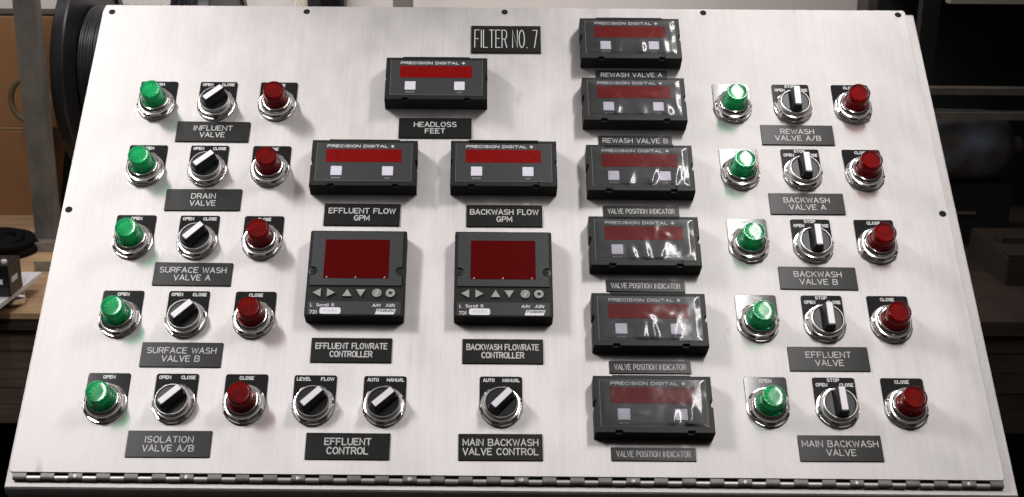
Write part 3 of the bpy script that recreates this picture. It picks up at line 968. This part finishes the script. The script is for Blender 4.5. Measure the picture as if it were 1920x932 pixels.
for fx, fy in ((-.020, -.074), (-.34, -.20), (-.36, -.03)):
    ft = MB().lathe([(.0115, 0), (.0115, .004), (.009, .006), (.009, .0298)], 20).build('foot', 'hinge_pin', bd, (fx, fy, 0), scale=1.0)
ps = thing('power_supply', 'small black power supply with a white label, standing on the white board', 'power supply', None, (-1.005, 0.985, BZ + .041))
MB().rbox(-.065, .065, -.035, .035, .003, 0, .066, .002).build('case', 'black', ps, scale=1.0, smooth=0)
MB().box(.030, .052, -.0362, -.0352, .026, .036).build('rating_label', 'sticker', ps, scale=1.0, smooth=0)
MB().box(.0652, .0660, -.022, .008, .026, .036).build('rating_label', 'sticker', ps, scale=1.0, smooth=0)
for k in range(5):
    MB().lathe([(.006, .0662), (.006, .071), (.004, .0725)], 12, (.052 - .022 * k, -.018)).build('terminal', 'board', ps, scale=1.0)
dup_foot = MB().lathe([(.0125, 0), (.0125, .03), (.010, .034), (.0, .034)], 20).build('levelling_foot', 'chrome', None, (-.948, 1.02, BZ + .013), scale=1.0, rot=(math.radians(78), 0, math.radians(-20)))
tag(dup_foot, 'loose chrome tube end lying on the bench at the edge of the white board', 'metal foot')

low = thing('shaded_bench_end', 'plank bench end under the storage rack, coloured dark for shade', 'cupboard', None, (1.3, BY, 0))  # the workbench carried on, with its shade painted into the wood
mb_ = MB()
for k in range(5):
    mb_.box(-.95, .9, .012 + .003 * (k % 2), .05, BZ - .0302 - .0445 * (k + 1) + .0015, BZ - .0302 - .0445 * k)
mb_.build('plank_front', 'shade_wood', low, scale=1.0, smooth=0)
MB().box(-.95, .9, -.004, .9, BZ - .03, BZ).build('top', 'shade_wood', low, scale=1.0, smooth=0)
MB().box(-.93, .88, .30, .34, 0, BZ - .0305).build('back', 'shade_black', low, scale=1.0, smooth=0)  # black sheet for the darkness below the planks
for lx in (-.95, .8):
    MB().box(lx, lx + .1, .06, .16, 0, BZ - .0305).build('leg', 'shade_wood', low, scale=1.0, smooth=0)

# ------------------------------------------------------------------ dark storage rack beyond the other end
col_ = thing('grey_column', 'dark grey column standing where the pale wall ends', 'column', None, (1.085, 2.04, 0))
MB().box(-.052, .052, -.05, .05, 0.012, 2.6, .004).build('shaft', 'column', col_, scale=1.0, smooth=0)
MB().box(-.08, .08, -.058, .058, 0, .012).build('base_plate', 'column', col_, scale=1.0, smooth=0)
rack = thing('storage_rack', 'dark storage rack with dull metal beams above the bench', 'rack', None, (1.6, 1.62, BZ))
def rk(name, m, x0, x1, y0, y1, z0, z1, ch=0.001):
    return MB().box(x0 - 1.6, x1 - 1.6, y0 - 1.62, y1 - 1.62, z0 - BZ, z1 - BZ, ch).build(name, m, rack, scale=1.0, smooth=0)
rk('shade_sheet', 'shade_black', 1.03, 2.19, 1.90, 1.92, BZ, 2.1)  # black sheet added for the shadowed inside of the rack
rk('beam', 'pale', 1.05, 2.19, 1.44, 1.47, 1.406, 1.430)
rk('beam', 'beam', 1.00, 2.19, 1.44, 1.47, 1.200, 1.216)
rk('beam', 'beam', 1.00, 2.19, 1.44, 1.47, 1.142, 1.160)
rk('upright', 'shade_black', 2.12, 2.19, 1.44, 1.90, BZ, 2.1)
rk('upright', 'shade_black', 1.0, 1.04, 1.4705, 1.50, BZ, 2.1)
rk('shelf', 'shade_black', 1.04, 2.19, 1.475, 1.89, 1.405, 1.415)
tank = thing('gas_tank', 'rusty blue grey cylinder lying under the rack beams', 'tank', None, (1.02, 1.58, 1.055), (0, PI / 2, 0))
MB().lathe([(.02, -.02), (.082, -.006), (.086, 0), (.086, .19), (.080, .225), (.058, .252), (.03, .262)], 48).build('shell', 'tank', tank, scale=1.0, smooth=40)
MB().lathe([(.022, .258), (.022, .285), (.018, .29)], 20).build('valve_neck', 'beam', tank, scale=1.0)
cr_ = thing('cradle', 'dark wooden cradle holding up the rusty cylinder', 'cradle', None, (1.12, 1.58, BZ))
MB().box(-.12, .16, -.06, .06, 0, .145).build('block', 'shade_black', cr_, scale=1.0, smooth=0)
MB().box(-.03, .075, -.070, -.0605, .078, .084).build('strap', 'beam', cr_, scale=1.0, smooth=0)
carton('carton_box', 'low brown carton coloured dark for the shade under the rack', 1.150, 1.45, 1.20, 1.42, BZ, .890, 'shade_card', 'shade_card')
o = MB().box(-.14, .14, -.02, .02, 0, .012, .001).build('wood_strip', 'dark_edge', None, (1.31, 1.31, .8915), scale=1.0, smooth=0)  # colour darkened for shade, like the carton below
tag(o, 'short strip coloured dark for shade, lying on the low carton under the rack', 'strip')
